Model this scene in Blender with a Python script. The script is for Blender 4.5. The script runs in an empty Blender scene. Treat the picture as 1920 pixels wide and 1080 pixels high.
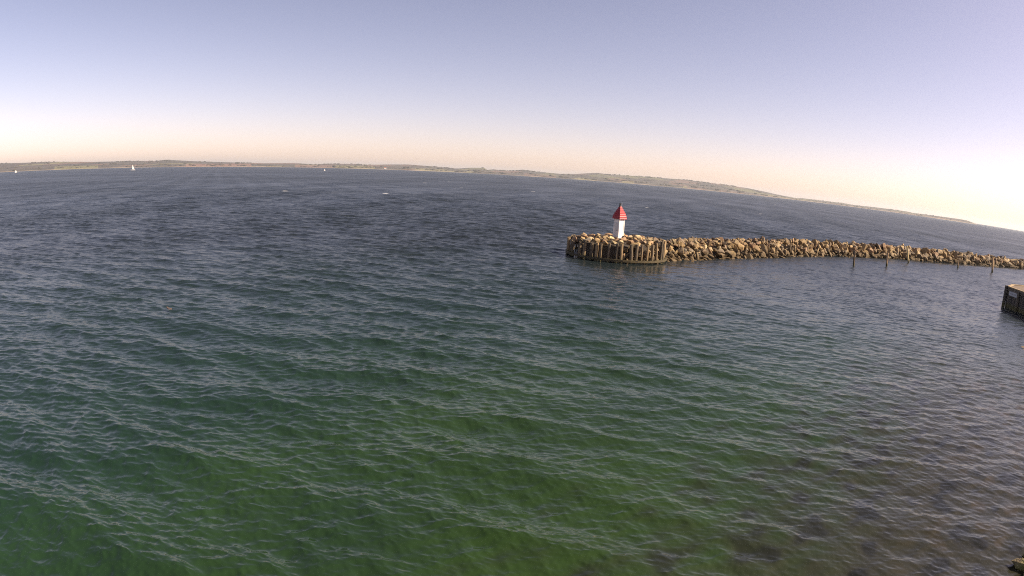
import bpy, bmesh, math, random
import numpy as np
from mathutils import Vector, Matrix, Quaternion

SC = bpy.context.scene
COL = SC.collection
R = math.radians
CAM_H = 8.5

# ------------------------------------------------------------------ camera
cd = bpy.data.cameras.new('camera')
cam = bpy.data.objects.new('camera', cd)
COL.objects.link(cam)
PITCH, ROLL, FPX = 0.18278, 0.0597, 1166.85      # wide equidistant lens: focal length in pixels of a 1920 frame
fw = Vector((0, math.cos(PITCH), -math.sin(PITCH)))
u0 = Vector((0, math.sin(PITCH), math.cos(PITCH)))
x0 = Vector((1, 0, 0))
xr = math.cos(ROLL) * x0 + math.sin(ROLL) * u0
ur = -math.sin(ROLL) * x0 + math.cos(ROLL) * u0
M = Matrix((xr, ur, -fw)).transposed().to_4x4()
M.translation = (0, 0, CAM_H)
cam.matrix_world = M
cd.type = 'PANO'
cd.sensor_width = 36.0
cd.sensor_fit = 'HORIZONTAL'
k1 = -(1920 / 36.0) / FPX
lens = cd if hasattr(cd, 'panorama_type') else cd.cycles
lens.panorama_type = 'FISHEYE_LENS_POLYNOMIAL'
lens.fisheye_fov = R(180)
lens.fisheye_polynomial_k0 = 0.0
lens.fisheye_polynomial_k1 = k1
lens.fisheye_polynomial_k2 = 0.0
lens.fisheye_polynomial_k3 = 0.0
lens.fisheye_polynomial_k4 = 0.0
cd.clip_start = 0.1
cd.clip_end = 60000
SC.camera = cam

# ------------------------------------------------------------------ light
SUN_AZ, SUN_EL = 98.0, 37.0
world = bpy.data.worlds.new("World")
SC.world = world
world.use_nodes = True
wn = world.node_tree
sky = wn.nodes.new('ShaderNodeTexSky')
sky.sky_type = 'NISHITA'
sky.sun_disc = False
sky.sun_elevation = R(SUN_EL)
sky.sun_rotation = R(SUN_AZ)
sky.air_density, sky.dust_density, sky.ozone_density = 0.7, 0.8, 1.0
wb = wn.nodes.new('ShaderNodeMix')                # the webcam's warm white balance
wb.data_type = 'RGBA'; wb.blend_type = 'MULTIPLY'
wb.inputs[0].default_value = 1.0
wb.inputs[7].default_value = (1.50, 1.03, 0.905, 1)
wn.links.new(sky.outputs[0], wb.inputs[6])
wn.links.new(wb.outputs[2], wn.nodes['Background'].inputs[0])
wn.nodes['Background'].inputs[1].default_value = 0.07

sl = bpy.data.lights.new('sun', 'SUN')
sl.energy = 4.6
sl.angle = R(0.5)
sl.color = (1.0, 0.83, 0.62)
sun = bpy.data.objects.new('sun', sl)
COL.objects.link(sun)
sd = Vector((math.sin(R(SUN_AZ)) * math.cos(R(SUN_EL)), math.cos(R(SUN_AZ)) * math.cos(R(SUN_EL)), math.sin(R(SUN_EL))))
sun.rotation_euler = sd.to_track_quat('Z', 'Y').to_euler()
sun.location = (60, -10, 60)

SC.view_settings.view_transform = 'Standard'
SC.view_settings.look = 'None'
SC.view_settings.gamma = 1.0
SC.view_settings.exposure = 1.27
SC.cycles.max_bounces = 6
SC.cycles.sample_clamp_indirect = 2.0
SC.cycles.filter_width = 1.05
SC.cycles.caustics_reflective = False
SC.cycles.caustics_refractive = False
SC.cycles.use_denoising = False
SC.cycles.denoising_input_passes = 'RGB_ALBEDO_NORMAL'


# ------------------------------------------------------------------ helpers
def tag(o, label=None, cat=None, group=None, kind=None):
    if label: o['label'] = label
    if cat: o['category'] = cat
    if group: o['group'] = group
    if kind: o['kind'] = kind
    return o


def empty(name, loc=(0, 0, 0), rz=0.0):
    o = bpy.data.objects.new(name, None)
    o.location = loc
    o.rotation_euler = (0, 0, rz)
    o.empty_display_size = 0.3
    COL.objects.link(o)
    return o


def obj(name, bm, mat, parent=None, smooth=False):
    me = bpy.data.meshes.new(name)
    bm.normal_update()
    bm.to_mesh(me)
    bm.free()
    if smooth:
        for p in me.polygons: p.use_smooth = True
    me.materials.append(mat)
    o = bpy.data.objects.new(name, me)
    COL.objects.link(o)
    if parent is not None: o.parent = parent
    return o


def np_mesh(name, verts, faces, mat, smooth=True, nper=4):
    me = bpy.data.meshes.new(name)
    verts = np.ascontiguousarray(verts, np.float32)
    faces = np.ascontiguousarray(faces, np.int32)
    me.vertices.add(len(verts))
    me.vertices.foreach_set('co', verts.ravel())
    nf = len(faces)
    me.loops.add(nf * nper)
    me.loops.foreach_set('vertex_index', faces.ravel())
    me.polygons.add(nf)
    me.polygons.foreach_set('loop_start', np.arange(nf, dtype=np.int32) * nper)
    me.polygons.foreach_set('use_smooth', np.full(nf, smooth))
    me.update(calc_edges=True)
    me.materials.append(mat)
    o = bpy.data.objects.new(name, me)
    COL.objects.link(o)
    return o


def box(bm, c, s, rz=0.0, bev=0.0):
    r = bmesh.ops.create_cube(bm, size=1.0, matrix=Matrix.Translation(c) @ Matrix.Rotation(rz, 4, 'Z') @ Matrix.Diagonal((*s, 1)))
    if bev:
        es = list({e for v in r['verts'] for e in v.link_edges})
        bmesh.ops.bevel(bm, geom=es, offset=bev, segments=1, affect='EDGES')


def tube(bm, p0, p1, r0, r1, n=12, rings=1, jit=0.0, rnd=None):
    p0, p1 = Vector(p0), Vector(p1)
    ax = (p1 - p0).normalized()
    a = ax.orthogonal().normalized()
    b = ax.cross(a)
    rows = []
    for i in range(rings + 1):
        t = i / rings
        c = p0.lerp(p1, t)
        rr = r0 + (r1 - r0) * t
        row = []
        for k in range(n):
            an = 2 * math.pi * k / n
            q = rr * (1 + (rnd.uniform(-jit, jit) if rnd else 0))
            row.append(bm.verts.new(c + (a * math.cos(an) + b * math.sin(an)) * q))
        rows.append(row)
    for i in range(rings):
        for k in range(n):
            bm.faces.new((rows[i][k], rows[i][(k + 1) % n], rows[i + 1][(k + 1) % n], rows[i + 1][k]))
    bm.faces.new(rows[0][::-1])
    bm.faces.new(rows[-1])
    return rows


class NT:
    """small wrapper that adds nodes to a material"""
    def __init__(s, name):
        s.m = bpy.data.materials.new(name)
        s.m.use_nodes = True
        s.t = s.m.node_tree
        s.b = s.t.nodes['Principled BSDF']
        s.geo = None

    def n(s, kind, **kw):
        x = s.t.nodes.new(kind)
        for k, v in kw.items(): setattr(x, k, v)
        return x

    def l(s, a, b):
        s.t.links.new(a, b)

    def pos(s):
        if s.geo is None: s.geo = s.n('ShaderNodeNewGeometry')
        return s.geo.outputs['Position']

    def noise(s, vec, scale, detail=4, rough=0.55, out='Fac', stretch=None):
        if stretch:
            mp = s.n('ShaderNodeMapping')
            mp.inputs['Scale'].default_value = stretch
            s.l(vec, mp.inputs['Vector'])
            vec = mp.outputs[0]
        x = s.n('ShaderNodeTexNoise')
        x.inputs['Scale'].default_value = scale
        x.inputs['Detail'].default_value = detail
        x.inputs['Roughness'].default_value = rough
        s.l(vec, x.inputs['Vector'])
        return x.outputs[out]

    def ramp(s, fac, stops, interp='LINEAR'):
        x = s.n('ShaderNodeValToRGB')
        e = x.color_ramp.elements
        x.color_ramp.interpolation = interp
        while len(e) < len(stops): e.new(0.5)
        for el, (p, c) in zip(e, stops):
            el.position = p
            el.color = (*c, 1) if len(c) == 3 else c
        s.l(fac, x.inputs[0])
        return x.outputs[0]

    def math(s, op, a, b=None, clamp=False):
        x = s.n('ShaderNodeMath', operation=op, use_clamp=clamp)
        for i, v in enumerate((a, b)):
            if v is None: continue
            if isinstance(v, (int, float)): x.inputs[i].default_value = v
            else: s.l(v, x.inputs[i])
        return x.outputs[0]

    def mix(s, fac, a, b, mode='MIX'):
        x = s.n('ShaderNodeMix', data_type='RGBA', blend_type=mode)
        for i, v in ((0, fac), (6, a), (7, b)):
            if isinstance(v, (int, float)): x.inputs[i].default_value = v
            elif isinstance(v, tuple): x.inputs[i].default_value = (*v, 1)
            else: s.l(v, x.inputs[i])
        return x.outputs[2]

    def sepz(s, vec, ax='Z'):
        x = s.n('ShaderNodeSeparateXYZ')
        s.l(vec, x.inputs[0])
        return x.outputs[ax]

    def bump(s, h, strength=0.5, dist=0.02):
        x = s.n('ShaderNodeBump')
        x.inputs['Strength'].default_value = strength
        x.inputs['Distance'].default_value = dist
        s.l(h, x.inputs['Height'])
        s.l(x.outputs[0], s.b.inputs['Normal'])

    def set(s, color=None, rough=0.7, metal=0.0, spec=None):
        if color is not None:
            if isinstance(color, tuple): s.b.inputs['Base Color'].default_value = (*color, 1)
            else: s.l(color, s.b.inputs['Base Color'])
        if isinstance(rough, (int, float)): s.b.inputs['Roughness'].default_value = rough
        else: s.l(rough, s.b.inputs['Roughness'])
        s.b.inputs['Metallic'].default_value = metal
        if spec is not None: s.b.inputs['Specular IOR Level'].default_value = spec
        return s.m


# ------------------------------------------------------------------ materials
def mat_water():
    m = NT('sea_water')
    tone = m.n('ShaderNodeAttribute', attribute_name='tone')
    prop = m.n('ShaderNodeAttribute', attribute_name='wave')      # r: lost slope, g: roughness, b: foam
    sp = m.n('ShaderNodeSeparateColor')
    m.l(prop.outputs['Color'], sp.inputs[0])
    p = m.pos()
    # ripples finer than the mesh
    def vec(scale, stretch, det):
        c = m.noise(p, scale, det, 0.6, 'Color', stretch)
        v = m.n('ShaderNodeVectorMath', operation='SUBTRACT')
        m.l(c, v.inputs[0]); v.inputs[1].default_value = (0.5, 0.5, 0.5)
        f = m.n('ShaderNodeVectorMath', operation='MULTIPLY')
        m.l(v.outputs[0], f.inputs[0]); f.inputs[1].default_value = (1, 1, 0)
        return f.outputs[0]
    def scl(v, s):
        f = m.n('ShaderNodeVectorMath', operation='SCALE')
        m.l(v, f.inputs[0])
        if isinstance(s, (int, float)): f.inputs['Scale'].default_value = s
        else: m.l(s, f.inputs['Scale'])
        return f.outputs[0]
    def add(a, b):
        f = m.n('ShaderNodeVectorMath', operation='ADD')
        m.l(a, f.inputs[0]); m.l(b, f.inputs[1])
        return f.outputs[0]
    fine = scl(vec(9.0, (0.8, 1.25, 1), 3), 0.11)
    mid = scl(vec(1.3, (0.6, 1.5, 1), 4), m.math('MULTIPLY', sp.outputs[0], 4.5))
    big = scl(vec(0.22, (0.5, 1.5, 1), 3), m.math('MULTIPLY', sp.outputs[0], 3.0))
    nrm = add(add(m.geo.outputs['Normal'], fine), add(mid, big))
    nn = m.n('ShaderNodeVectorMath', operation='NORMALIZE')
    m.l(nrm, nn.inputs[0])
    m.l(nn.outputs[0], m.b.inputs['Normal'])
    foam = sp.outputs[2]
    fn = m.noise(p, 6.0, 3)
    ff = m.math('MULTIPLY', foam, m.math('GREATER_THAN', m.math('ADD', fn, m.math('MULTIPLY', foam, 0.35)), 0.62), clamp=True)
    col = m.mix(ff, tone.outputs['Color'], (0.75, 0.76, 0.76))
    m.set(col, m.math('ADD', sp.outputs[1], m.math('MULTIPLY', ff, 0.5), clamp=True))
    m.b.inputs['IOR'].default_value = 1.333
    return m.m


def mat_rock(name='boulder_stone', weed=True):
    m = NT(name)
    oi = m.n('ShaderNodeObjectInfo')
    p = m.pos()
    tc = m.n('ShaderNodeTexCoord')
    rnd = m.math('FRACT', m.math('ADD', oi.outputs['Random'], m.geo.outputs['Random Per Island']))
    base = m.ramp(rnd, [(0.0, (0.22, 0.16, 0.085)), (0.18, (0.30, 0.225, 0.12)), (0.36, (0.15, 0.11, 0.075)),
                        (0.52, (0.26, 0.175, 0.115)), (0.68, (0.38, 0.31, 0.20)), (0.84, (0.18, 0.15, 0.12)), (1.0, (0.33, 0.23, 0.10))], 'CONSTANT')
    col = m.mix(1.0, base, oi.outputs['Color'], 'MULTIPLY')
    n1 = m.noise(p, 3.1, 6, 0.65)
    col = m.mix(0.55, col, m.ramp(n1, [(0.3, (0.35, 0.30, 0.25)), (0.7, (1.25, 1.2, 1.05))]), 'MULTIPLY')
    n2 = m.noise(p, 9.0, 3)
    lich = m.math('GREATER_THAN', n2, 0.63)
    col = m.mix(m.math('MULTIPLY', lich, 0.45), col, (0.45, 0.38, 0.12))
    if weed:                                               # the wet, weed-grown band near the waterline
        z = m.math('ADD', m.sepz(p), m.math('MULTIPLY', m.math('SUBTRACT', n1, 0.5), 0.7))
        w = m.ramp(z, [(0.45, (1, 1, 1)), (1.0, (0, 0, 0))])
        wc = m.mix(n2, (0.055, 0.030, 0.016), (0.11, 0.075, 0.02))
        col = m.mix(w, col, wc)
    m.set(col, 0.82)
    m.bump(m.noise(p, 14.0, 5), 0.7, 0.03)
    return m.m


def mat_wood(name, c0, c1, wet=True, scale=(14, 14, 0.8)):
    m = NT(name)
    p = m.pos()
    oi = m.n('ShaderNodeObjectInfo')
    n = m.noise(p, 1.0, 4, 0.6, 'Fac', scale)
    col = m.ramp(n, [(0.3, c0), (0.7, c1)])
    col = m.mix(0.75, col, m.ramp(oi.outputs['Random'], [(0, (0.25, 0.24, 0.23)), (0.4, (0.8, 0.75, 0.7)), (1, (1.9, 1.65, 1.25))]), 'MULTIPLY')
    if wet:
        z = m.math('ADD', m.sepz(p), m.math('MULTIPLY', m.math('SUBTRACT', m.noise(p, 2.5, 3), 0.5), 0.5))
        w = m.ramp(z, [(0.30, (1, 1, 1)), (0.60, (0, 0, 0))])
        col = m.mix(w, col, m.mix(m.noise(p, 6.0, 3), (0.035, 0.028, 0.018), (0.13, 0.115, 0.03)))
    m.set(col, 0.8)
    m.bump(n, 0.5, 0.02)
    return m.m


def mat_paint(name, c, rough=0.45, dirt=0.15):
    m = NT(name)
    p = m.pos()
    n = m.noise(p, 2.2, 5)
    d = m.ramp(n, [(0.45, (0, 0, 0)), (0.75, (1, 1, 1))])
    col = m.mix(m.math('MULTIPLY', d, dirt), c, (c[0] * 0.45 + .03, c[1] * 0.42 + .025, c[2] * 0.36 + .02))
    m.set(col, rough)
    return m.m


def mat_hill():
    m = NT('far_hill_ground')
    p = m.pos()
    mp = m.n('ShaderNodeMapping')
    mp.inputs['Scale'].default_value = (0.0045, 0.0018, 0.012)
    m.l(p, mp.inputs[0])
    v = m.n('ShaderNodeTexVoronoi')
    v.inputs['Scale'].default_value = 1.0
    m.l(mp.outputs[0], v.inputs['Vector'])
    s = m.n('ShaderNodeSeparateColor')
    m.l(v.outputs['Color'], s.inputs[0])
    col = m.ramp(s.outputs[0], [(0, (0.052, 0.039, 0.034)), (0.22, (0.095, 0.09, 0.04)), (0.34, (0.036, 0.029, 0.027)), (0.52, (0.12, 0.072, 0.057)),
                                (0.66, (0.045, 0.037, 0.030)), (0.78, (0.068, 0.052, 0.044)), (0.92, (0.15, 0.135, 0.07))], 'CONSTANT')
    n = m.noise(p, 0.011, 4)
    col = m.mix(m.ramp(n, [(0.5, (0, 0, 0)), (0.6, (1, 1, 1))]), col, (0.06, 0.055, 0.045))
    z = m.math('ADD', m.sepz(p), m.math('MULTIPLY', m.math('SUBTRACT', m.noise(p, 0.006, 2), 0.5), 6.0))
    xyz = m.n('ShaderNodeSeparateXYZ'); m.l(p, xyz.inputs[0])
    be = m.math('MULTIPLY', m.math('ARCTAN2', xyz.outputs[0], xyz.outputs[1]), 57.2958)      # bearing of this part of the shore
    low = m.ramp(m.math('DIVIDE', z, 40.0), [(0.40, (1, 1, 1)), (0.62, (0, 0, 0))])
    def stretch_of(b0, b1):
        return m.math('MULTIPLY', m.math('GREATER_THAN', be, b0), m.math('LESS_THAN', be, b1))
    for b0, b1, c in ((-30.5, -24.5, (0.23, 0.115, 0.08)), (-20.5, -17.0, (0.19, 0.10, 0.075)), (-16.8, -13.2, (0.22, 0.20, 0.075)),
                      (-42.5, -38.5, (0.20, 0.19, 0.07)), (-9.5, -6.5, (0.17, 0.15, 0.07)), (0.5, 3.4, (0.13, 0.075, 0.055)), (9.5, 10.6, (0.20, 0.18, 0.08))):
        col = m.mix(m.math('MULTIPLY', low, m.math('MULTIPLY', stretch_of(b0, b1), 0.5)), col, c)
    beach = m.ramp(m.math('DIVIDE', z, 20.0), [(0.06, (1, 1, 1)), (0.14, (0, 0, 0))])
    col = m.mix(m.math('MULTIPLY', beach, m.ramp(m.noise(p, 0.004, 3), [(0.35, (0.25, 0.25, 0.25)), (0.6, (1, 1, 1))])), col, (0.33, 0.26, 0.19))
    m.set(col, 0.95)
    return m.m


MW = mat_water()
MROCK = mat_rock()
MCORE = NT('mound_fill').set((0.05, 0.038, 0.026), 0.95)
MPILE = mat_wood('weathered_pile_wood', (0.085, 0.063, 0.042), (0.25, 0.195, 0.12))
MWALE = mat_wood('weedy_waling_wood', (0.022, 0.018, 0.012), (0.075, 0.06, 0.022), wet=False, scale=(5, 5, 5))
MQUAY = mat_wood('dark_quay_wood', (0.035, 0.03, 0.028), (0.095, 0.085, 0.078))
MDECK = mat_wood('deck_wood', (0.40, 0.31, 0.18), (0.62, 0.50, 0.30), wet=False, scale=(2, 9, 9))
MDECK2 = mat_wood('deck_infill_wood', (0.16, 0.11, 0.07), (0.27, 0.20, 0.13), wet=False, scale=(2, 9, 9))
MWHITE = mat_paint('white_paint', (0.80, 0.78, 0.75), 0.5, 0.12)
MRED = mat_paint('red_shingle_paint', (0.33, 0.014, 0.022), 0.5, 0.4)
MBLACK = mat_paint('black_metal', (0.02, 0.02, 0.022), 0.4, 0.1)
MGREY = mat_paint('pale_grey_metal', (0.55, 0.55, 0.55), 0.4, 0.2)
MSAIL = mat_paint('sail_cloth', (0.82, 0.80, 0.76), 0.8, 0.03)
MHULL = mat_paint('white_hull', (0.78, 0.78, 0.78), 0.3, 0.05)
MHILL = mat_hill()
MWOODS = NT('far_foliage')
_n = MWOODS.noise(MWOODS.pos(), 0.03, 3)
MWOODS = MWOODS.set(MWOODS.ramp(_n, [(0.3, (0.028, 0.024, 0.020)), (0.7, (0.060, 0.050, 0.036))]), 0.95)
MROOF = mat_paint('roof_tile', (0.28, 0.10, 0.06), 0.8, 0.3)


# ------------------------------------------------------------------ layout in metres (camera above the origin, looking along +Y)
DRUM_C = np.array((11.55, 69.38)); DRUM_R = 5.45
BW = np.array([(14.5, 66.8), (17.4, 68.6), (21.2, 71.0), (25.6, 74.2), (30.6, 77.7), (36.2, 81.5), (42.6, 85.8), (49.5, 89.8), (56.7, 93.2), (63.9, 95.8),
               (71.2, 97.7), (79.9, 100.0), (89.3, 102.4), (100.7, 105.4), (112.0, 107.8), (125.0, 110.0), (150.0, 113.0)])
BW_CREST = np.array([2.2, 2.2, 2.2, 2.2, 2.15, 2.2, 2.2, 2.15, 2.15, 2.15, 2.15, 2.15, 2.1, 1.85, 1.75, 1.7, 1.7])


def smooth(a, b, x):
    t = np.clip((x - a) / (b - a), 0, 1)
    return t * t * (3 - 2 * t)


# ------------------------------------------------------------------ the sea
def build_sea():
    rs = np.random.RandomState(7)
    az = list(np.arange(-R(62), R(62), 0.0019))
    az += list(np.linspace(R(62), R(298), 70)[:-1])
    az = np.array(az)
    r = [0.2, 1.0, 2.0, 3.0, 4.0]
    while r[-1] < 15000:
        q = r[-1]
        r.append(q + (max(0.026, 0.0018 * q) if q < 200 else 0.0034 * q if q < 420 else q * min(0.012, 0.0034 + (q - 420) * 1.2e-5)))
    r = np.array(r)
    dr = np.gradient(r)
    daz = np.gradient(np.unwrap(az)); daz[0] = daz[1]
    na, nr = len(az), len(r)
    RR, AA = np.meshgrid(r, az, indexing='ij')
    X = (RR * np.sin(AA)).astype(np.float32)
    Y = (RR * np.cos(AA)).astype(np.float32)
    D = np.maximum(dr[:, None], 0.6 * RR * np.abs(daz)[None, :]).astype(np.float32)
    # sheltered water inside the harbour: behind the breakwater on the right
    t = (X - 3.0) * 0.80 - (Y - 20.0) * 0.12
    lee = smooth(0.0, 15.0, t)
    front = np.interp(X.ravel(), BW[:, 0], BW[:, 1]).reshape(X.shape)
    lee = lee * (Y < front + 1.0) * smooth(60, 75, 75 + (front - Y))
    drum_d = np.hypot(X - DRUM_C[0], Y - DRUM_C[1])
    near_d = (Y < DRUM_C[1] + 3) * (1 - smooth(6, 26, drum_d)) * smooth(3, 12, X + 0.25 * (70 - Y))
    lee = np.maximum(lee, 0.75 * near_d).astype(np.float32)
    calm = (smooth(68, 80, X) * (1 - smooth(1.5, 6.0, front - Y)) * (Y < front)).astype(np.float32)
    calm = np.maximum(calm, 0.7 * (1 - smooth(5.6, 15.0, np.hypot(X - DRUM_C[0], (Y - DRUM_C[1]) * 0.75))) * (Y < DRUM_C[1]) * smooth(3, 8, X)).astype(np.float32)
    gust = np.zeros_like(X)                                   # cat's-paws: slow change of wave height over the water
    for i in range(7):
        lam = 14 * 1.7 ** i; th = rs.uniform(0, 6.28); ph = rs.uniform(0, 6.28)
        gust += np.sin((X * math.cos(th) + Y * math.sin(th)) * 6.283 / lam + ph) * 0.065
    gust = 1.0 + gust
    bands = ((14, 2.4, 5.0, 0.0070, 0.24, 0.6), (46, 0.60, 1.8, 0.0140, 0.55, 0.75), (50, 0.22, 0.60, 0.0175, 0.66, 0.75), (40, 0.11, 0.22, 0.0075, 0.75, 0.8))
    lam, s, th, chop = [], [], [], []                         # count, wavelengths, slope variance, spread, crest sharpening
    for cnt, l0, l1, var, spread, ch in bands:
        q = np.exp(rs.uniform(math.log(l0), math.log(l1), cnt))
        w_ = rs.uniform(0.6, 1.4, cnt)
        lam.append(q); s.append(np.sqrt(w_ ** 2 / (w_ ** 2).sum() * 2 * var)); chop.append(np.full(cnt, ch))
        th.append(math.atan2(-0.98, -0.20) + rs.normal(0, spread, cnt))
    lam, s, th, chop = map(np.concatenate, (lam, s, th, chop))
    N = len(lam)
    ph = rs.uniform(0, 6.283, N)
    Z = np.zeros_like(X); DX = np.zeros_like(X); DY = np.zeros_like(X)
    lost = np.zeros_like(X)
    for i in range(N):
        L = lam[i]; k = 6.2832 / L
        w = np.clip((L / D - 2.6) / 2.6, 0, 1)
        leef = 1 - lee * (0.30 + 0.60 * float(smooth(0.5, 2.4, L)))
        a = leef * (1 - 0.85 * calm) * gust
        lost += (s[i] * a) ** 2 * (1 - w * w) * 0.5
        rows = np.where(w.max(axis=1) > 0)[0]
        if len(rows) == 0: continue
        q = slice(rows[0], rows[-1] + 1)
        c, d = math.cos(th[i]), math.sin(th[i])
        phs = (X[q] * c + Y[q] * d) * np.float32(k) + np.float32(ph[i])
        A = w[q] * a[q] * np.float32(s[i] / k)
        Z[q] += A * np.cos(phs)
        sn = np.sin(phs) * A * np.float32(chop[i])
        DX[q] -= sn * np.float32(c)
        DY[q] -= sn * np.float32(d)
    V = np.stack([X + DX, Y + DY, Z], -1).reshape(-1, 3)
    i0 = np.arange(nr - 1)[:, None] * na
    j = np.arange(na)[None, :]
    j1 = (j + 1) % na
    F = np.stack([i0 + j, i0 + na + j, i0 + na + j1, i0 + j1], -1).reshape(-1, 4)[:, ::-1]
    o = np_mesh('sea', V, F, MW)
    tag(o, kind='structure')
    me = o.data
    # per-vertex water colour (depth of the bottom) and ripple strength
    n = X.size
    rr = np.hypot(X, Y)
    shal = 1 - smooth(9, 42, rr * (1.0 + 0.012 * np.clip(-X, -20, 30)))
    deep = np.array((0.012, 0.017, 0.021)); green = np.array((0.0155, 0.033, 0.0075)); teal = np.array((0.0095, 0.026, 0.0135)); weed = np.array((0.022, 0.022, 0.014))
    pn2 = np.zeros_like(X)
    for i in range(10):
        L = rs.uniform(4.0, 14.0); a_ = rs.uniform(0, 6.28)
        pn2 += np.sin((X * math.cos(a_) + Y * math.sin(a_)) * 6.283 / L + rs.uniform(0, 6.28)) / 3.2
    tl = (1 - smooth(-16.0, 3.0, X + 1.0 * pn2))[..., None]
    shal = np.clip(shal * (1 + 0.05 * pn2), 0, 1)
    mid = (1 - smooth(22, 80, rr))[..., None]
    grn = (green * (1 - tl) + teal * tl) * (1 + 0.06 * pn2[..., None])
    far = deep * (1 - mid) + np.array((0.0095, 0.0215, 0.0185)) * mid
    ton = far * (1 - shal[..., None]) + grn * shal[..., None]
    ds = -((X - 14.5) * 0.73 - (Y - 10.4) * 0.68)             # metres from the stony shore on the right
    pn = np.zeros_like(X)
    for i in range(9):
        L = rs.uniform(0.8, 3.5); a_ = rs.uniform(0, 6.28)
        pn += np.sin((X * math.cos(a_) + Y * math.sin(a_)) * 6.283 / L + rs.uniform(0, 6.28)) / 3.0
    wd = (1 - smooth(3.0, 12.5, ds + 1.1 * pn)) * (1 - smooth(26, 60, rr))
    ton = ton * (1 - wd[..., None]) + weed * wd[..., None]
    sandp = (1 - smooth(0.5, 6.5, ds)) * smooth(0.35, 1.2, pn) * (rr < 40)
    dk = wd * smooth(0.3, 1.1, -pn) * 0.75
    ton = ton * (1 - dk[..., None]) + np.array((0.008, 0.009, 0.007)) * dk[..., None]
    ton = ton * (1 - sandp[..., None]) + np.array((0.030, 0.0255, 0.0135)) * sandp[..., None]
    at = me.color_attributes.new('tone', 'FLOAT_COLOR', 'POINT')
    buf = np.ones((n, 4), np.float32); buf[:, :3] = ton.reshape(-1, 3)
    at.data.foreach_set('color', buf.ravel())
    foam = np.zeros_like(X)
    spots = [(-78, 200, 0.7), (-44, 205, 0.7), (8, 330, 0.8), (-60, 400, 0.8), (-30, 330, 0.6), (60, 420, 0.8)]
    for i in range(22):
        rr_ = math.exp(rs.uniform(math.log(140), math.log(1600))); a_ = rs.uniform(-0.85, 0.85)
        spots.append((rr_ * math.sin(a_), rr_ * math.cos(a_), rs.uniform(0.15, 0.45) * (1 + rr_ / 500)))
    for (fx, fy, fr) in spots:
        d2 = ((X - fx) / (fr * 1.6)) ** 2 + ((Y - fy) / fr) ** 2
        foam = np.maximum(foam, np.clip(1.5 - d2, 0, 1) * (d2 < 1.5))
    sl_ = np.sqrt(lost)
    rough = np.sqrt(np.sqrt(2 * lost * 0.22 + 0.00006))
    buf = np.ones((n, 4), np.float32)
    buf[:, 0] = np.clip(sl_, 0, 1).ravel(); buf[:, 1] = np.clip(rough, 0.08, 0.7).ravel(); buf[:, 2] = foam.ravel()
    at = me.color_attributes.new('wave', 'FLOAT_COLOR', 'POINT')
    at.data.foreach_set('color', buf.ravel())
    return o


build_sea()

# ------------------------------------------------------------------ far shore
HILL = [(-75, .6), (-60, .72), (-47.49, 0.700), (-45.53, 0.663), (-42.61, 0.650), (-42.02, 0.633), (-38.95, 0.532), (-36.75, 0.528), (-34.80, 0.536), (-33.34, 0.502), (-31.88, 0.583),
        (-29.92, 0.470), (-27.97, 0.401), (-25.53, 0.333), (-23.09, 0.301), (-20.65, 0.351), (-18.45, 0.256), (-17.23, 0.329), (-15.77, 0.388), (-14.30, 0.340),
        (-13.33, 0.375), (-11.86, 0.443), (-10.15, 0.503), (-8.44, 0.440), (-6.98, 0.377), (-6.24, 0.308), (-5.51, 0.338), (-4.29, 0.465), (-3.16, 0.510), (-2.97, 0.348),
        (-0.62, 0.392), (0.36, 0.500), (1.34, 0.441), (2.32, 0.426), (3.79, 0.382), (5.26, 0.479), (6.24, 0.611), (7.22, 0.718), (8.20, 0.654), (11.14, 0.715), (14.08, 0.736),
        (15.40, 0.749), (18.00, 0.664), (20.94, 0.550), (22.91, 0.361), (23.64, 0.271), (25.36, 0.142), (26.83, 0.174), (29.78, 0.196), (30.76, 0.144), (32.73, 0.194),
        (35.68, 0.210), (36.18, 0.169), (39.13, 0.211), (40.61, 0.228), (41.20, 0.223), (41.70, 0.133), (42.19, 0.009), (42.3, -0.02)]
HILL_D = 4400.0


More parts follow.
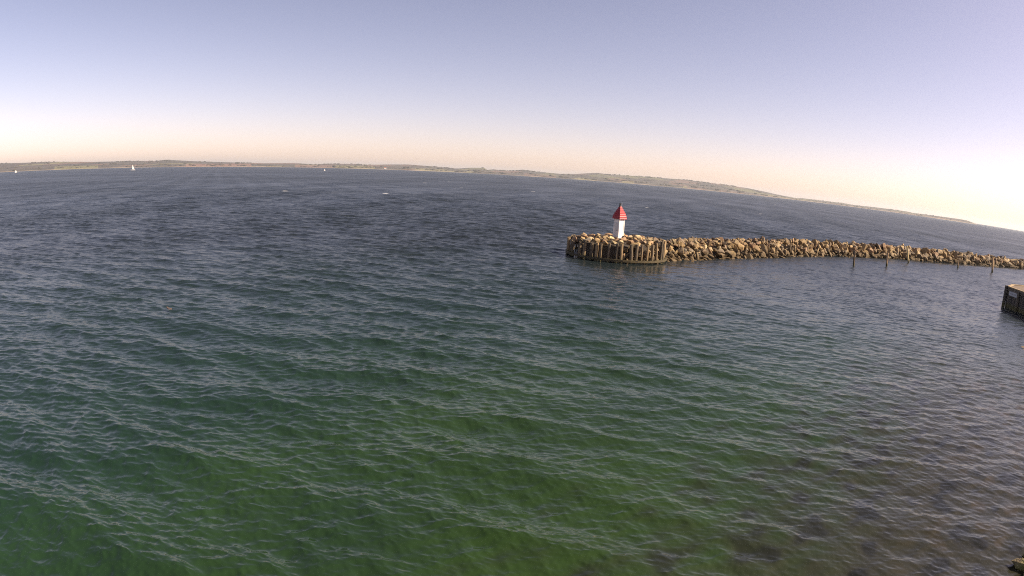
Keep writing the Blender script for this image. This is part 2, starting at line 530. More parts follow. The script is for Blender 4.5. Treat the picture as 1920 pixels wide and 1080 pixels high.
def build_hills():
    rs = np.random.RandomState(3)
    ha = np.radians([h[0] for h in HILL]); he = np.radians([h[1] for h in HILL])
    az = np.linspace(ha[0], ha[-1], 1100)
    e = np.interp(az, ha, he)
    fr = np.array([0, 0.012, 0.03, 0.07, 0.13, 0.22, 0.34, 0.5, 0.7, 0.9, 1.0, 1.15])
    depth = 1500.0
    rows = []
    fade = smooth(ha[-1], ha[-1] - 0.2, az) * 0.85 + 0.15
    for k, f in enumerate(fr):
        d = HILL_D + f * depth * fade
        prof = np.clip(e, 0, 1)
        wob = sum(np.sin(az * w + p + f * 9) for w, p in ((37, 1), (83, 2.2), (190, .4))) * 0.06
        t = 0.06 * min(1, f / 0.012) + 0.94 * np.clip((f + wob * f * (1 - min(f, 1)) * 2), 0, 1) ** 0.9
        if f > 1: t = t * 0 + 0.6
        z = prof * t * d - (1.5 if k == 0 else 0)
        if k > 0: z = np.maximum(z, 0.5)
        z = z * smooth(ha[-1] + 0.002, ha[-1] - 0.004, az) - 0.3 * (az > ha[-1] - 0.0005)
        rows.append(np.stack([d * np.sin(az), d * np.cos(az), z], -1))
    V = np.concatenate(rows)
    n = len(az)
    i = np.arange(len(fr) - 1)[:, None] * n; j = np.arange(n - 1)[None, :]
    F = np.stack([i + j, i + j + 1, i + n + j + 1, i + n + j], -1).reshape(-1, 4)
    o = np_mesh('hills', V, F, MHILL)
    tag(o, kind='structure')
    # woods: clumps along the ridges and hedgerows
    ico = bmesh.new(); bmesh.ops.create_icosphere(ico, subdivisions=1, radius=1.0)
    iv = np.array([v.co[:] for v in ico.verts]); jf = np.array([[v.index for v in f.verts] for f in ico.faces]); ico.free()
    VV, FF, base = [], [], 0
    R0 = rows
    dens = np.clip(np.sin(az * 41 + 1) + np.sin(az * 97) + 0.7 * np.sin(az * 23 + 2) + 0.6 * (az > R(-8)) , 0, 3)
    for c in range(4200):
        q = int(rs.randint(0, n - 3))
        ridge = rs.rand() < 0.55
        if ridge:
            if rs.rand() * 2.6 > dens[q]: continue
            k = 10 if rs.rand() < 0.6 else 9
        else:
            k = int(rs.choice([3, 4, 5, 6, 7, 8], p=[.2, .2, .2, .15, .15, .1]))
            if math.sin(az[q] * 60 + k * 2.1) + 0.5 * math.sin(az[q] * 151 + k) < 0.35: continue
        pnt = R0[k][q]
        sz = rs.uniform(4, 11) * (0.55 if az[q] > R(24) else 1.0)
        if az[q] > R(41.6): continue
        if ridge: sz *= 0.75
        jit = iv * rs.uniform(0.75, 1.25, (len(iv), 1)) * np.array((sz * rs.uniform(1.2, 3.2), sz * 1.6, sz * (0.75 if ridge else 0.8)))
        a_ = az[q]; rot = np.array([[math.cos(a_), math.sin(a_)], [-math.sin(a_), math.cos(a_)]])
        jit[:, :2] = jit[:, :2] @ rot
        VV.append(jit + pnt + np.array((0, 0, 0.0))); FF.append(jf + base); base += len(iv)
    o = np_mesh('far_wood', np.concatenate(VV), np.concatenate(FF), MWOODS, smooth=True, nper=3)
    tag(o, 'dark hedgerows and woods along the low hills of the far shore', 'woods', kind='stuff')
    return rows, az


HROWS, HAZ = build_hills()


def shore_point(deg, k):
    q = int(np.argmin(np.abs(HAZ - R(deg))))
    return HROWS[k][q]


def house(deg, k, w, lab):
    p = shore_point(deg, k)
    e = empty('house', (p[0], p[1], p[2] - 0.5), -R(deg))
    bm = bmesh.new(); box(bm, (0, 0, 3.0), (w, 9, 7)); obj('wall', bm, MWHITE, e)
    bm = bmesh.new()
    vs = [bm.verts.new(c) for c in ((-w / 2 - .4, -5, 6.5), (w / 2 + .4, -5, 6.5), (w / 2 + .4, 5, 6.5), (-w / 2 - .4, 5, 6.5), (-w / 2 - .4, 0, 10.5), (w / 2 + .4, 0, 10.5))]
    for f in ((0, 1, 5, 4), (2, 3, 4, 5), (3, 0, 4), (1, 2, 5), (3, 2, 1, 0)): bm.faces.new([vs[i] for i in f])
    obj('roof', bm, MROOF, e)
    tag(e, lab, 'house')


house(-12.2, 3, 17, 'small white house standing alone just above the far beach, left of centre')


# ------------------------------------------------------------------ boulders
def rock_mesh(seed, sub=0, el=(1, .8, .62)):
    rnd = random.Random(seed)
    bm = bmesh.new()
    for i in range(15):
        v = Vector((rnd.gauss(0, 1), rnd.gauss(0, 1), rnd.gauss(0, 1))).normalized()
        v *= rnd.uniform(0.82, 1.12)
        v = Vector([max(-0.80, min(0.80, c)) for c in v])
        bm.verts.new((v.x * el[0], v.y * el[1], v.z * el[2]))
    r = bmesh.ops.convex_hull(bm, input=bm.verts)
    bmesh.ops.delete(bm, geom=[g for g in r['geom_interior'] if isinstance(g, bmesh.types.BMVert)], context='VERTS')
    bmesh.ops.bevel(bm, geom=list(bm.edges), offset=0.03, segments=1, affect='EDGES')
    if sub:
        bmesh.ops.triangulate(bm, faces=list(bm.faces))
        bmesh.ops.subdivide_edges(bm, edges=list(bm.edges), cuts=sub, use_grid_fill=True)
        from mathutils import noise
        for v in bm.verts:
            v.co += v.co.normalized() * (noise.noise(v.co * 2.3 + Vector((seed, 0, 0))) * 0.12 + noise.noise(v.co * 7.0) * 0.045)
    me = bpy.data.meshes.new('boulder')
    bm.to_mesh(me); bm.free()
    me.materials.append(MROCK)
    return me


ROCKS = [rock_mesh(i, 0, el) for i, el in enumerate([(1, .8, .62), (1, .9, .8), (1.1, .7, .5), (.95, .85, .7), (1.15, .75, .7), (1, 1, .6), (1.2, .7, .55), (.9, .9, .85), (1.1, .85, .5), (1, .75, .75), (1.25, .8, .45), (1, .85, .65)])]
SHADES = [('pale', (1.32, 1.26, 1.16)), ('tan', (1.0, 0.96, 0.88)), ('brown', (0.68, 0.60, 0.50)), ('grey', (0.66, 0.69, 0.72))]
RN = random.Random(11)


def boulder(p, size, label, group, mesh=None, tilt=0.9):
    o = bpy.data.objects.new('boulder', mesh or RN.choice(ROCKS))
    COL.objects.link(o)
    o.location = p
    o.rotation_euler = (RN.uniform(-tilt, tilt), RN.uniform(-tilt, tilt), RN.uniform(0, 6.28))
    s = size * 0.5
    o.scale = (s * RN.uniform(.85, 1.2), s * RN.uniform(.85, 1.15), s * RN.uniform(.85, 1.15))
    nm, c = RN.choices(SHADES, (3, 4, 2, 2))[0]
    o.color = (*c, 1)
    tag(o, label.replace('SHADE', nm), 'boulder', group)
    return o


# mound under the breakwater and the fill of the pier head
def bw_at(s):
    seg = np.hypot(*np.diff(BW, axis=0).T); cs = np.concatenate([[0], np.cumsum(seg)])
    p = np.array((np.interp(s, cs, BW[:, 0]), np.interp(s, cs, BW[:, 1])))
    q = np.array((np.interp(s + .5, cs, BW[:, 0]), np.interp(s + .5, cs, BW[:, 1])))
    t = (q - p) / np.hypot(*(q - p))
    return p, t, np.array((-t[1], t[0])), float(np.interp(s, cs, BW_CREST)), cs[-1]


BWL = bw_at(0)[4]
bm = bmesh.new()
prev = None
for s in np.arange(0.0, BWL - 1, 1.5):
    p, t, nrm, cz, _ = bw_at(s)
    ring = []
    for off, z in ((-0.5, -1.2), (0.6, -0.35), (2.8, cz - 0.95), (4.2, cz - 0.8), (7.5, -1.2)):
        q = p + nrm * off
        ring.append(bm.verts.new((q[0], q[1], z)))
    if prev:
        for a in range(4): bm.faces.new((prev[a], ring[a], ring[a + 1], prev[a + 1]))
    prev = ring
rows = tube(bm, (DRUM_C[0], DRUM_C[1], -1.5), (DRUM_C[0], DRUM_C[1], 1.62), DRUM_R - 1.05, DRUM_R - 1.05, 40)
tag(obj('breakwater_mound', bm, MCORE), kind='structure')

# ------------------------------------------------------------------ pier head: ring of timber piles
tocam = np.array((-DRUM_C[0], -DRUM_C[1])); tocam /= np.hypot(*tocam)
side = np.array((-tocam[1], tocam[0]))           # to the viewer's left is -side
if side[0] < 0: side = -side
pr = empty('pile_ring', (DRUM_C[0], DRUM_C[1], 0))
tag(pr, 'round ring of weathered timber piles holding in the stones of the pier head', 'pile ring')
NP = 46
for i in range(NP):
    if RN.random() < .09: continue
    a = 2 * math.pi * (i + RN.uniform(-.32, .32)) / NP
    d = tocam * math.cos(a) + side * math.sin(a)
    top = 1.93 + 0.25 * math.sin(a) + RN.uniform(-.10, .12)
    if RN.random() < 0.15: top += 0.14
    r_ = RN.uniform(0.10, 0.19)
    bm = bmesh.new()
    j = RN.uniform(-.13, .13)
    tube(bm, (d[0] * (DRUM_R + .04), d[1] * (DRUM_R + .04), -1.6), (d[0] * (DRUM_R - .05) + j, d[1] * (DRUM_R - .05), top), r_ * 1.06, r_, 12, 4, 0.04, RN)
    o = obj('pile', bm, MPILE, pr)
for zz, rad, hh, nm in ((0.30, DRUM_R + 0.19, 0.14, 'lower_waling'),):
    bm = bmesh.new()
    n = 46
    V = []
    for i in range(n):
        a = 2 * math.pi * i / n
        d = tocam * math.cos(a) + side * math.sin(a)
        V.append([bm.verts.new((d[0] * rr, d[1] * rr, zz + dz)) for rr, dz in ((rad - .02, -hh), (rad + .14, -hh), (rad + .14, hh * .6), (rad - .02, hh * .6))])
    for i in range(n):
        A, B = V[i], V[(i + 1) % n]
        for k in range(4): bm.faces.new((A[k], A[(k + 1) % 4], B[(k + 1) % 4], B[k]))
    bmesh.ops.recalc_face_normals(bm, faces=list(bm.faces))
    obj(nm, bm, MWALE, pr)

# stones seen between the piles, and the heap on top
G1 = 'stones filling the pier head'
nb = 0
for lev, (zz, nn, rad) in enumerate(((0.15, 20, DRUM_R - .80), (0.72, 21, DRUM_R - .88), (1.28, 21, DRUM_R - .92))):
    for i in range(nn):
        a = (-0.62 + 1.24 * (i + .5 + RN.uniform(-.2, .2)) / nn) * math.pi
        if RN.random() < (0.75 if a < 0.05 * math.pi else 0.30): continue
        d = tocam * math.cos(a) + side * math.sin(a)
        rr = rad + RN.uniform(-.12, .10)
        boulder((DRUM_C[0] + d[0] * rr, DRUM_C[1] + d[1] * rr, zz + RN.uniform(-.1, .1)), RN.uniform(.62, .95),
                'SHADE stone wedged behind the timber piles of the round pier head', G1); nb += 1
pts = []
tries = 0
while len(pts) < 88 and tries < 9000:
    tries += 1
    rr = math.sqrt(RN.random()) * (DRUM_R - .25); a = RN.uniform(0, 6.283)
    q = (rr * math.cos(a), rr * math.sin(a))
    if rr < 0.85: continue
    if all((q[0] - p[0]) ** 2 + (q[1] - p[1]) ** 2 > 0.70 ** 2 for p in pts): pts.append(q)
for q in pts:
    rr = math.hypot(*q)
    dl = (q[0] * side[0] + q[1] * side[1])
    z = 1.98 + 0.03 * dl + 0.22 * math.exp(-(rr / 3.5) ** 2) - (0.10 if rr > DRUM_R - .8 else 0) + RN.uniform(-.1, .1)
    boulder((DRUM_C[0] + q[0], DRUM_C[1] + q[1], z), RN.uniform(.62, 1.15), 'SHADE angular stone heaped on top of the round pier head around the light tower', G1, tilt=.45)
    nb += 1

# breakwater armour: nearest boulders as things, the rest as one mass
rnd = random.Random(5)
cand = []
s = 3.2
while s < BWL - 3:
    p, t, nrm, cz, _ = bw_at(s)
    far = np.hypot(*p)
    sz = 0.80 + 0.0060 * max(0, far - 75)
    off = -0.35
    while off < 4.9:
        z = -0.05 + min(off / 2.4, 1.0) * (cz - 0.28) if off < 4.4 else cz - 0.6
        q = p + nrm * (off + rnd.uniform(-.22, .22)) + t * rnd.uniform(-.3, .3)
        k = sz * rnd.choice((.6, .8, .95, 1.1, 1.3, 1.55, 1.9))
        cand.append((s, (q[0], q[1], z + rnd.uniform(-.22, .14) - .10 * k), k, off))
        off += sz * (0.60 if off < 2.4 else 0.85)
    s += sz * 0.86
G2 = 'boulders of the rubble breakwater'
MAXB = 296
near = [c for c in cand if c[3] < 3.6]
near.sort(key=lambda c: c[0])
own = near[:MAXB - nb]
s_cut = own[-1][0]
ids = {id(c) for c in own}
for c in own:
    zone = 'at the waterline' if c[1][2] < 0.45 else ('on the crest' if c[3] > 2.0 else 'on the slope')
    part = 'first stones beside the pile ring' if c[0] < 7 else ('stretch next after the pile ring' if c[0] < s_cut * .55 else 'stretch left of the posts')
    boulder(c[1], c[2], 'SHADE boulder %s of the stone breakwater, %s' % (zone, part), G2)
VV, FF, base = [], [], 0
RV = []
for me in ROCKS:
    me.calc_loop_triangles()
    RV.append((np.array([v.co[:] for v in me.vertices]), np.array([lt.vertices[:] for lt in me.loop_triangles])))
for c in cand:
    if id(c) in ids: continue
    v, f = RV[rnd.randrange(len(RV))]
    rot = np.array(Quaternion((rnd.gauss(0, 1), rnd.gauss(0, 1), rnd.gauss(0, 1), rnd.gauss(0, 1))).normalized().to_matrix())
    sc = c[2] * .5 * np.array([rnd.uniform(.85, 1.2) for _ in range(3)])
    VV.append((v * sc) @ rot.T + np.array(c[1])); FF.append(f + base); base += len(v)
o = np_mesh('breakwater_rubble', np.concatenate(VV), np.concatenate(FF), MROCK, smooth=False, nper=3)
o.color = (0.86, 0.78, 0.68, 1)
tag(o, 'far run of tan boulders of the breakwater behind the mooring posts', 'rubble', kind='stuff')


# ------------------------------------------------------------------ the light tower on the pier head
LB = 2.02
lt = empty('light_tower', (DRUM_C[0] + 0.05, DRUM_C[1], LB))
tag(lt, 'small square white harbour light tower with a red stepped roof on the pier head', 'light tower')
ang = math.atan2(tocam[1], tocam[0]) + math.pi / 4 + R(2)
S = 0.79
bm = bmesh.new(); box(bm, (0, 0, 1.2), (S, S, 2.4)); t_ = obj('tower_wall', bm, MWHITE, lt); t_.rotation_euler = (0, 0, ang)
for sx in (-1, 1):
    for sy in (-1, 1):
        bm = bmesh.new(); box(bm, (sx * S / 2, sy * S / 2, 1.19), (.09, .09, 2.36), 0, .01)
        c_ = obj('corner_board', bm, MWHITE, lt); c_.rotation_euler = (0, 0, ang)
MDOOR = mat_paint('grey_white_door', (0.58, 0.57, 0.56), 0.5, 0.3)
bm = bmesh.new(); box(bm, (-.02, -S / 2 - .012, 1.0), (.46, .03, 1.75), 0, .006)
d_ = obj('door', bm, MDOOR, lt); d_.rotation_euler = (0, 0, ang)
bm = bmesh.new(); box(bm, (.15, -S / 2 - .045, 1.0), (.04, .04, .12)); h_ = obj('handle', bm, MBLACK, d_)
# stepped, slightly mansard roof of overlapping boards
prof = [(0.84, 2.30), (0.82, 2.50), (0.74, 2.70), (0.63, 2.90), (0.50, 3.09), (0.36, 3.29), (0.20, 3.51), (0.11, 3.70)]
bm = bmesh.new()
for (h0, z0), (h1, z1) in zip(prof[:-1], prof[1:]):
    h0 *= .635; h1 *= .635
    vs = []
    lip = .05
    for hh, z in ((h0 + lip, z0 - .02), (h0 + lip, z0 + .05), (h1 + .005, z1 + .0)):
        vs.append([bm.verts.new((sx * hh, sy * hh, z)) for sx, sy in ((-1, -1), (1, -1), (1, 1), (-1, 1))])
    for a in range(2):
        for k in range(4): bm.faces.new((vs[a][k], vs[a][(k + 1) % 4], vs[a + 1][(k + 1) % 4], vs[a + 1][k]))
    bm.faces.new(vs[0][::-1])
r_ = obj('roof', bm, MRED, lt); r_.rotation_euler = (0, 0, ang)
bm = bmesh.new(); tube(bm, (-.04, 0, 3.66), (-.04, 0, 3.84), .13, .10, 12); tube(bm, (-.04, 0, 3.84), (-.04, 0, 4.06), .10, .09, 12); obj('lantern', bm, MBLACK, lt)
bm = bmesh.new(); tube(bm, (.15, 0, 3.4), (.15, 0, 4.12), .025, .02, 8); obj('mast_pipe', bm, MGREY, lt)


# ------------------------------------------------------------------ mooring posts
def post(base, top, r, mat, lab):
    b = Vector(base); t = Vector(top)
    bm = bmesh.new()
    d = (t - b) / max(.1, (t.z - b.z))
    tube(bm, -d * 1.6, t - b, r * 1.05, r * .95, 12, 5, 0.05, RN)
    o = obj('mooring_post', bm, mat)
    o.location = b
    tag(o, lab, 'post', 'mooring posts off the breakwater')


MPOSTD = mat_wood('dark_post_wood', (0.17, 0.12, 0.075), (0.38, 0.28, 0.18))
MPOSTL = mat_wood('pale_post_wood', (0.30, 0.25, 0.14), (0.50, 0.42, 0.24))  # paler wood for the tall leaning post
post((48.15, 78.9, 0), (48.04, 78.97, 2.2), .15, MPOSTD, 'dark brown post, nearest to the pier head of the posts in the water')
post((56.96, 83.14, 0), (56.88, 83.19, 2.05), .16, MPOSTD, 'dark post between the nearest post and the tall pale leaning post')
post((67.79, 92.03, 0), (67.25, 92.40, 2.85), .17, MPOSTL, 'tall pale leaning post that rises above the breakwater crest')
post((80.33, 92.61, 0), (80.26, 92.68, 1.36), .15, MPOSTD, 'short thin dark post, lowest of the posts by the breakwater')
post((88.29, 91.02, 0), (88.08, 91.22, 2.6), .19, MPOSTD, 'dark post at far right, just left of the timber jetty in the picture')

# ------------------------------------------------------------------ timber jetty on the right
JZ = 2.3
c0 = Vector((53.80, 52.54)); c1 = Vector((56.8, 54.72)); c2 = Vector((63.4, 55.1))
fd = Vector((52.39 - 53.42, 48.36 - 52.54)).normalized()
L = 13.0
c4 = c0 + fd * L; c3 = c4 + Vector((11, 1.0))
nout = Vector((fd.y, -fd.x))
if nout.x > 0: nout = -nout
jt = empty('timber_jetty', (c0.x, c0.y, 0))
tag(jt, 'dark timber jetty with sunlit plank edges and a pale notice board on its side', 'jetty')


def J(v, z): return (v.x - c0.x, v.y - c0.y, z)


bm = bmesh.new()
poly = [c0, c1, c2, c3, c4]
inn = [v + (sum(poly, Vector((0, 0))) / 5 - v).normalized() * .32 for v in poly]
lo = [bm.verts.new(J(v, JZ - .35)) for v in inn]; hi = [bm.verts.new(J(v, JZ - .10)) for v in inn]
bm.faces.new(hi[::-1]); bm.faces.new(lo)
for k in range(5): bm.faces.new((lo[k], hi[k], hi[(k + 1) % 5], lo[(k + 1) % 5]))
bmesh.ops.recalc_face_normals(bm, faces=list(bm.faces))
obj('deck', bm, MDECK2, jt)


def beam(a, b, z, w, h, off, mat, name):
    d = (b - a); n_ = Vector((d.y, -d.x)).normalized()
    mid = (a + b) / 2 + n_ * off
    bm = bmesh.new()
    box(bm, J(mid, z), (d.length, w, h), math.atan2(d.y, d.x), .02)
    return obj(name, bm, mat, jt)


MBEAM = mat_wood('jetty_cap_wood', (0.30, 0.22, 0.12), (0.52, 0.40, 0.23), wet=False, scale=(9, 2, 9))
fdp = c0 + nout * .0
for a, b, off in ((c4, c0, -.12), (c0, c1, -.12), (c1, c2, -.12)):
    nn_ = Vector(((b - a).y, -(b - a).x)).normalized()
    cen = sum(poly, Vector((0, 0))) / 5
    sgn = 1 if nn_.dot(cen - a) > 0 else -1
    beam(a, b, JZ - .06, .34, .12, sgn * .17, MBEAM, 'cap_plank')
    beam(a, b, JZ - .31, .18, .36, sgn * .10, MQUAY, 'cap_beam')
k = 0
pos = .02
while pos < L:
    w_ = RN.uniform(.30, .40)
    c_ = c0 + fd * (pos + w_ / 2) - nout * .16
    bm = bmesh.new()
    box(bm, J(c_, (JZ - .5 - 1.6) / 2), (w_ * .90, .14, JZ - .5 + 1.6), math.atan2(fd.y, fd.x), .02)
    obj('sheet_plank', bm, MQUAY, jt)
    pos += w_; k += 1
for q in (2.9, 5.2, 7.5, 9.8, 12.1):
    c_ = c0 + fd * q + nout * .10
    bm = bmesh.new(); tube(bm, J(c_, -1.6), J(c_, JZ - .22), .17, .16, 12, 4, .03, RN)
    obj('pile', bm, MQUAY, jt)
bm = bmesh.new()
cp = c0 + fd * .02 + nout * .08
tube(bm, J(cp + nout * .12, -1.6), J(cp, JZ + .03), .21, .20, 14, 4, .03, RN)
obj('corner_pile', bm, MQUAY, jt)
dd = (c1 - c0).normalized(); ln = (c1 - c0).length
pos = .3
while pos < ln:
    c_ = c0 + dd * (pos + .16) + Vector((dd.y, -dd.x)) * .18
    bm = bmesh.new(); box(bm, J(c_, (JZ - .5 - 1.6) / 2), (.31, .14, JZ - .5 + 1.6), math.atan2(dd.y, dd.x), .02)
    obj('sheet_plank', bm, MQUAY, jt); pos += .34
fc = c0 + fd * 1.75 + nout * .045
bm = bmesh.new(); box(bm, J(fc, 1.62), (1.95, .05, .46), math.atan2(fd.y, fd.x), .008)
sg = obj('sign_board', bm, mat_paint('weathered_sign_white', (0.42, 0.42, 0.43), .6, .3), jt)
sg['label'] = 'pale notice board with one faded line of grey lettering'
bm = bmesh.new()
xx = -.74
row0 = []
cols = [(xx + i * .0375, RN.choice((.035, .10, .12, .12, .06))) for i in range(40)]
for x_, h_ in cols:                                       # one faded line of lettering with an uneven outline
    q = fc + fd * x_ + nout * .029
    row0.append((bm.verts.new(J(q, 1.62 - h_ / 2)), bm.verts.new(J(q, 1.62 + h_ / 2))))
for A_, B_ in zip(row0[:-1], row0[1:]): bm.faces.new((A_[0], B_[0], B_[1], A_[1]))
MLET = mat_paint('faded_lettering', (0.28, 0.28, 0.30), .7, .2)
lo_ = obj('lettering', bm, MLET, jt)
lo_.parent = sg

# ------------------------------------------------------------------ shore at the lower right
bm = bmesh.new()
rws = []
for i in range(9):
    t = -6 + i * 5.0
    row = []
    for jx, (o_, z) in enumerate(((-2.6, -.9), (-.3, -.35), (1.4, .05), (3.2, .8), (6, 1.6), (10, 2.2))):
        bx = 14.9 + .68 * t + .73 * o_ + RN.uniform(-.25, .25); by = 10.4 + .73 * t - .68 * o_
        row.append(bm.verts.new((bx, by, z + RN.uniform(-.1, .1))))
    rws.append(row)
for i in range(8):
    for k in range(5): bm.faces.new((rws[i][k], rws[i][k + 1], rws[i + 1][k + 1], rws[i + 1][k]))
bmesh.ops.recalc_face_normals(bm, faces=list(bm.faces))
MSHORE = NT('shore_stones')
_p = MSHORE.pos()
_c = MSHORE.ramp(MSHORE.noise(_p, 2.4, 5), [(0.3, (0.04, 0.028, 0.018)), (0.55, (0.16, 0.11, 0.06)), (0.75, (0.30, 0.23, 0.13))])
MSHORE.bump(MSHORE.noise(_p, 5, 5), 1.0, .1)
MSHORE = MSHORE.set(_c, .9)
tag(obj('shore', bm, MSHORE, smooth=True), kind='structure')
BIG = [rock_mesh(40 + i, 3, el) for i, el in enumerate([(1, .85, .7), (1.1, .8, .6), (.95, .9, .75)])]
MW2 = NT('weedy_shore_rock')
_p = MW2.pos()
_n1 = MW2.noise(_p, 5.0, 6, .65); _n2 = MW2.noise(_p, 2.2, 3)
_c = MW2.ramp(_n1, [(.28, (.03, .022, .014)), (.5, (.11, .08, .04)), (.72, (.30, .23, .12))])
_c = MW2.mix(MW2.ramp(_n2, [(.42, (0, 0, 0)), (.58, (1, 1, 1))]), _c, (.13, .12, .025))
MW2.bump(MW2.noise(_p, 16, 5), 1.0, .05)
MW2 = MW2.set(_c, .75)
for me in BIG: me.materials[0] = MW2
G3 = 'stones at the lower right shore'
for (x, y, z, sz, lab) in ((13.78, 9.86, .10, .80, 'yellow-green weedy stone breaking the water in the lower right corner'),
                           (14.30, 10.16, .22, .80, 'brown shore stone right of the weedy stone, at the right edge'),
                           (13.72, 9.40, .02, .7, 'dark low stone below the weedy stone, at the bottom right corner'),
                           (14.55, 9.6, .35, .9, 'tan shore stone nearest the corner behind the weedy stone'),
                           (16.75, 12.5, .0, .55, 'single wet stone at the right edge above the corner stones'),
                           (20.0, 15.95, .02, .7, 'low pale stone at the right edge, furthest along the shore')):
    o = boulder((x, y, z), sz, lab, G3, RN.choice(BIG), .4)


# ------------------------------------------------------------------ boats
def sailboat(loc, heading, L_, H_, lab, jib=True):
    e = empty('sailing_boat', loc, heading)
    tag(e, lab, 'sailing boat', 'sailing boats on the open water')
    bm = bmesh.new()
    secs = []
    for i in range(9):
        t = i / 8
        x = (t - .5) * L_
        w = L_ * .15 * (math.sin(math.pi * min(1, .22 + t * .80)) ** .7 if t < 1 else 0.02)
        w = max(w, .02)
        d = L_ * .10
        sh = L_ * .02 * (2 * t - 1) ** 2 + (L_ * .03 * t)
        secs.append([bm.verts.new((x, y, z)) for y, z in ((-w, d + sh), (-w * .8, .1), (0, -.35), (w * .8, .1), (w, d + sh))])
    for i in range(8):
        for k in range(4): bm.faces.new((secs[i][k], secs[i + 1][k], secs[i + 1][k + 1], secs[i][k + 1]))
        bm.faces.new((secs[i][0], secs[i][4], secs[i + 1][4], secs[i + 1][0]))
    bm.faces.new(secs[0]); bm.faces.new(secs[-1][::-1])
    bmesh.ops.recalc_face_normals(bm, faces=list(bm.faces))
    obj('hull', bm, MHULL, e)
    mx = L_ * .10
    bm = bmesh.new(); tube(bm, (mx, 0, .3), (mx, 0, H_), .09, .05, 8); obj('mast', bm, MGREY, e)
    bm = bmesh.new(); tube(bm, (mx, 0, L_ * .17), (mx - L_ * .44, -.9, L_ * .17), .06, .05, 8); obj('boom', bm, MGREY, e)

    def sail(name, p0, p1, p2, belly):
        bm = bmesh.new()
        n = 7
        g = []
        for i in range(n + 1):
            row = []
            for k in range(n + 1):
                t, u = i / n, k / n
                a = Vector(p0).lerp(Vector(p2), t); b = Vector(p1).lerp(Vector(p2), t)
                q = a.lerp(b, u); q.y += belly * math.sin(math.pi * u) * (1 - t) ** .6
                row.append(bm.verts.new(q))
            g.append(row)
        for i in range(n):
            for k in range(n): bm.faces.new((g[i][k], g[i][k + 1], g[i + 1][k + 1], g[i + 1][k]))
        bmesh.ops.remove_doubles(bm, verts=list(bm.verts), dist=.0005)
        bmesh.ops.solidify(bm, geom=list(bm.faces), thickness=.015)
        obj(name, bm, MSAIL, e, True)
    sail('mainsail', (mx - .1, 0, L_ * .18), (mx - L_ * .44, -.9, L_ * .18), (mx - .12, 0, H_ - .3), -.5)
    if jib: sail('jib', (L_ * .48, 0, L_ * .15), (mx + .1, -.8, L_ * .15), (mx + .15, 0, H_ * .86), -.4)
    return e


def at(deg, d): return (d * math.sin(R(deg)), d * math.cos(R(deg)), 0.0)


sailboat(at(-35.33, 1420), R(180 + 35 - 8), 10.5, 12.2, 'larger white sailing boat in front of the far hills, left part of the picture', jib=False)
sailboat(at(-46.02, 2400), R(180 + 46 + 25), 9.0, 10.2, 'small white sailing boat near the far beach at the left edge', jib=True)
sailboat(at(-17.78, 1250), R(17.8 + 40), 4.4, 4.6, 'tiny pale sailing dinghy close under the far shore, left of centre', jib=False)
mb = empty('motor_boat', at(45.04, 1650), R(160))
tag(mb, 'tiny white motor boat on the horizon at the right edge', 'motor boat')
bm = bmesh.new()
for i in range(6):
    t = i / 5; w = 1.1 * math.sin(math.pi * (.3 + .7 * t) * .98) ** .8 if t < 1 else .03
    row = [bm.verts.new(((t - .5) * 7, y, z)) for y, z in ((-w, .9 + .3 * t), (-w * .7, .05), (0, -.3), (w * .7, .05), (w, .9 + .3 * t))]
    if i:
        for k in range(4): bm.faces.new((pv[k], row[k], row[k + 1], pv[k + 1]))
        bm.faces.new((pv[0], pv[4], row[4], row[0]))
    else: bm.faces.new(row)
    pv = row
bm.faces.new(pv[::-1])
bmesh.ops.recalc_face_normals(bm, faces=list(bm.faces))
obj('hull', bm, MHULL, mb)
bm = bmesh.new(); box(bm, (-.3, 0, 1.5), (2.4, 1.7, 1.3), 0, .15); obj('cabin', bm, MHULL, mb)
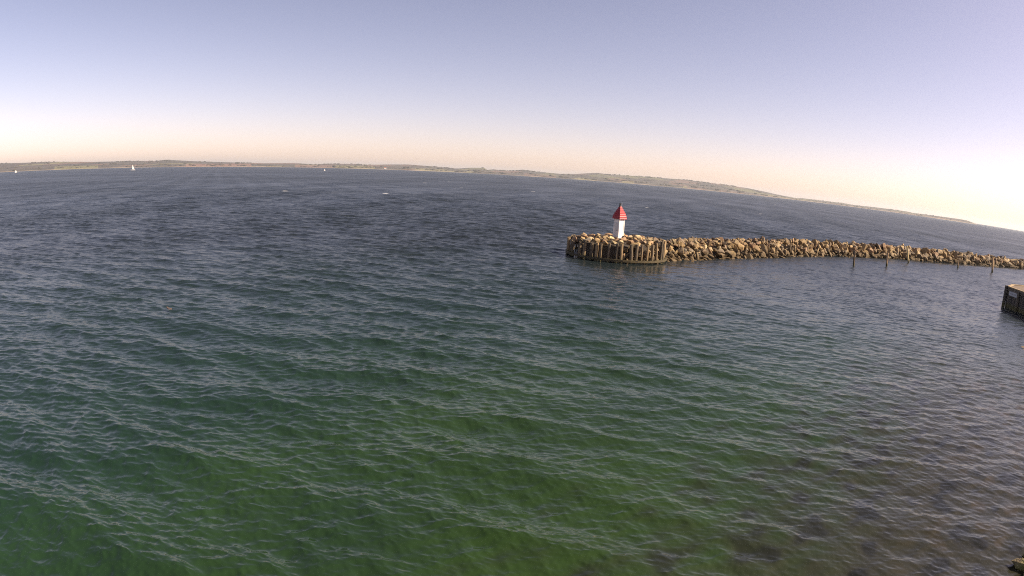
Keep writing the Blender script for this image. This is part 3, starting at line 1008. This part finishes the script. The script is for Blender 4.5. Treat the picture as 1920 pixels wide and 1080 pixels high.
bm = bmesh.new(); box(bm, (.93, 0, 1.75), (.08, 1.4, .5), 0, .02); obj('windscreen', bm, MBLACK, mb)

# ------------------------------------------------------------------ bird resting on the water
bm = bmesh.new()
secs = [(-.27, .015, .12), (-.22, .05, .105), (-.14, .09, .08), (-.02, .115, .07), (.09, .10, .075), (.15, .06, .11), (.19, .043, .13), (.215, .042, .15), (.245, .045, .165), (.275, .035, .168), (.295, .014, .162), (.335, .006, .152)]
rws = []
for x, r_, z in secs:
    rws.append([bm.verts.new((x, r_ * math.cos(a), z + r_ * (.8 if x < .12 else 1) * math.sin(a))) for a in [2 * math.pi * k / 12 for k in range(12)]])
for a, b in zip(rws[:-1], rws[1:]):
    for k in range(12): bm.faces.new((a[k], b[k], b[(k + 1) % 12], a[(k + 1) % 12]))
bm.faces.new(rws[0]); bm.faces.new(rws[-1][::-1])
bmesh.ops.recalc_face_normals(bm, faces=list(bm.faces))
MB_ = NT('brown_white_plumage')
_z = MB_.sepz(MB_.n('ShaderNodeTexCoord').outputs['Object'])
MB_ = MB_.set(MB_.ramp(_z, [(.075, (.72, .68, .62)), (.10, (.10, .07, .055))]), .8)
bird = obj('bird', bm, MB_, smooth=True)
bird.location = (-20.15, 32.0, 0.03); bird.rotation_euler = (0, 0, R(160)); bird.scale = (0.95, 0.95, 0.85)
tag(bird, 'brown-backed pale bird resting on the open water at left', 'bird')

# ------------------------------------------------------------------ haze
bm = bmesh.new()
box(bm, (0, 0, 65.0), (31000, 31000, 135.0))
MH = bpy.data.materials.new('haze_air'); MH.use_nodes = True
nt = MH.node_tree
nt.nodes.remove(nt.nodes['Principled BSDF'])
pv_ = nt.nodes.new('ShaderNodeVolumePrincipled')
pv_.inputs['Color'].default_value = (0.84, 0.93, 1.0, 1)
pv_.inputs['Density'].default_value = 0.000058
pv_.inputs['Anisotropy'].default_value = 0.3
nt.links.new(pv_.outputs[0], nt.nodes['Material Output'].inputs['Volume'])
hz = obj('haze', bm, MH)
tag(hz, kind='stuff')
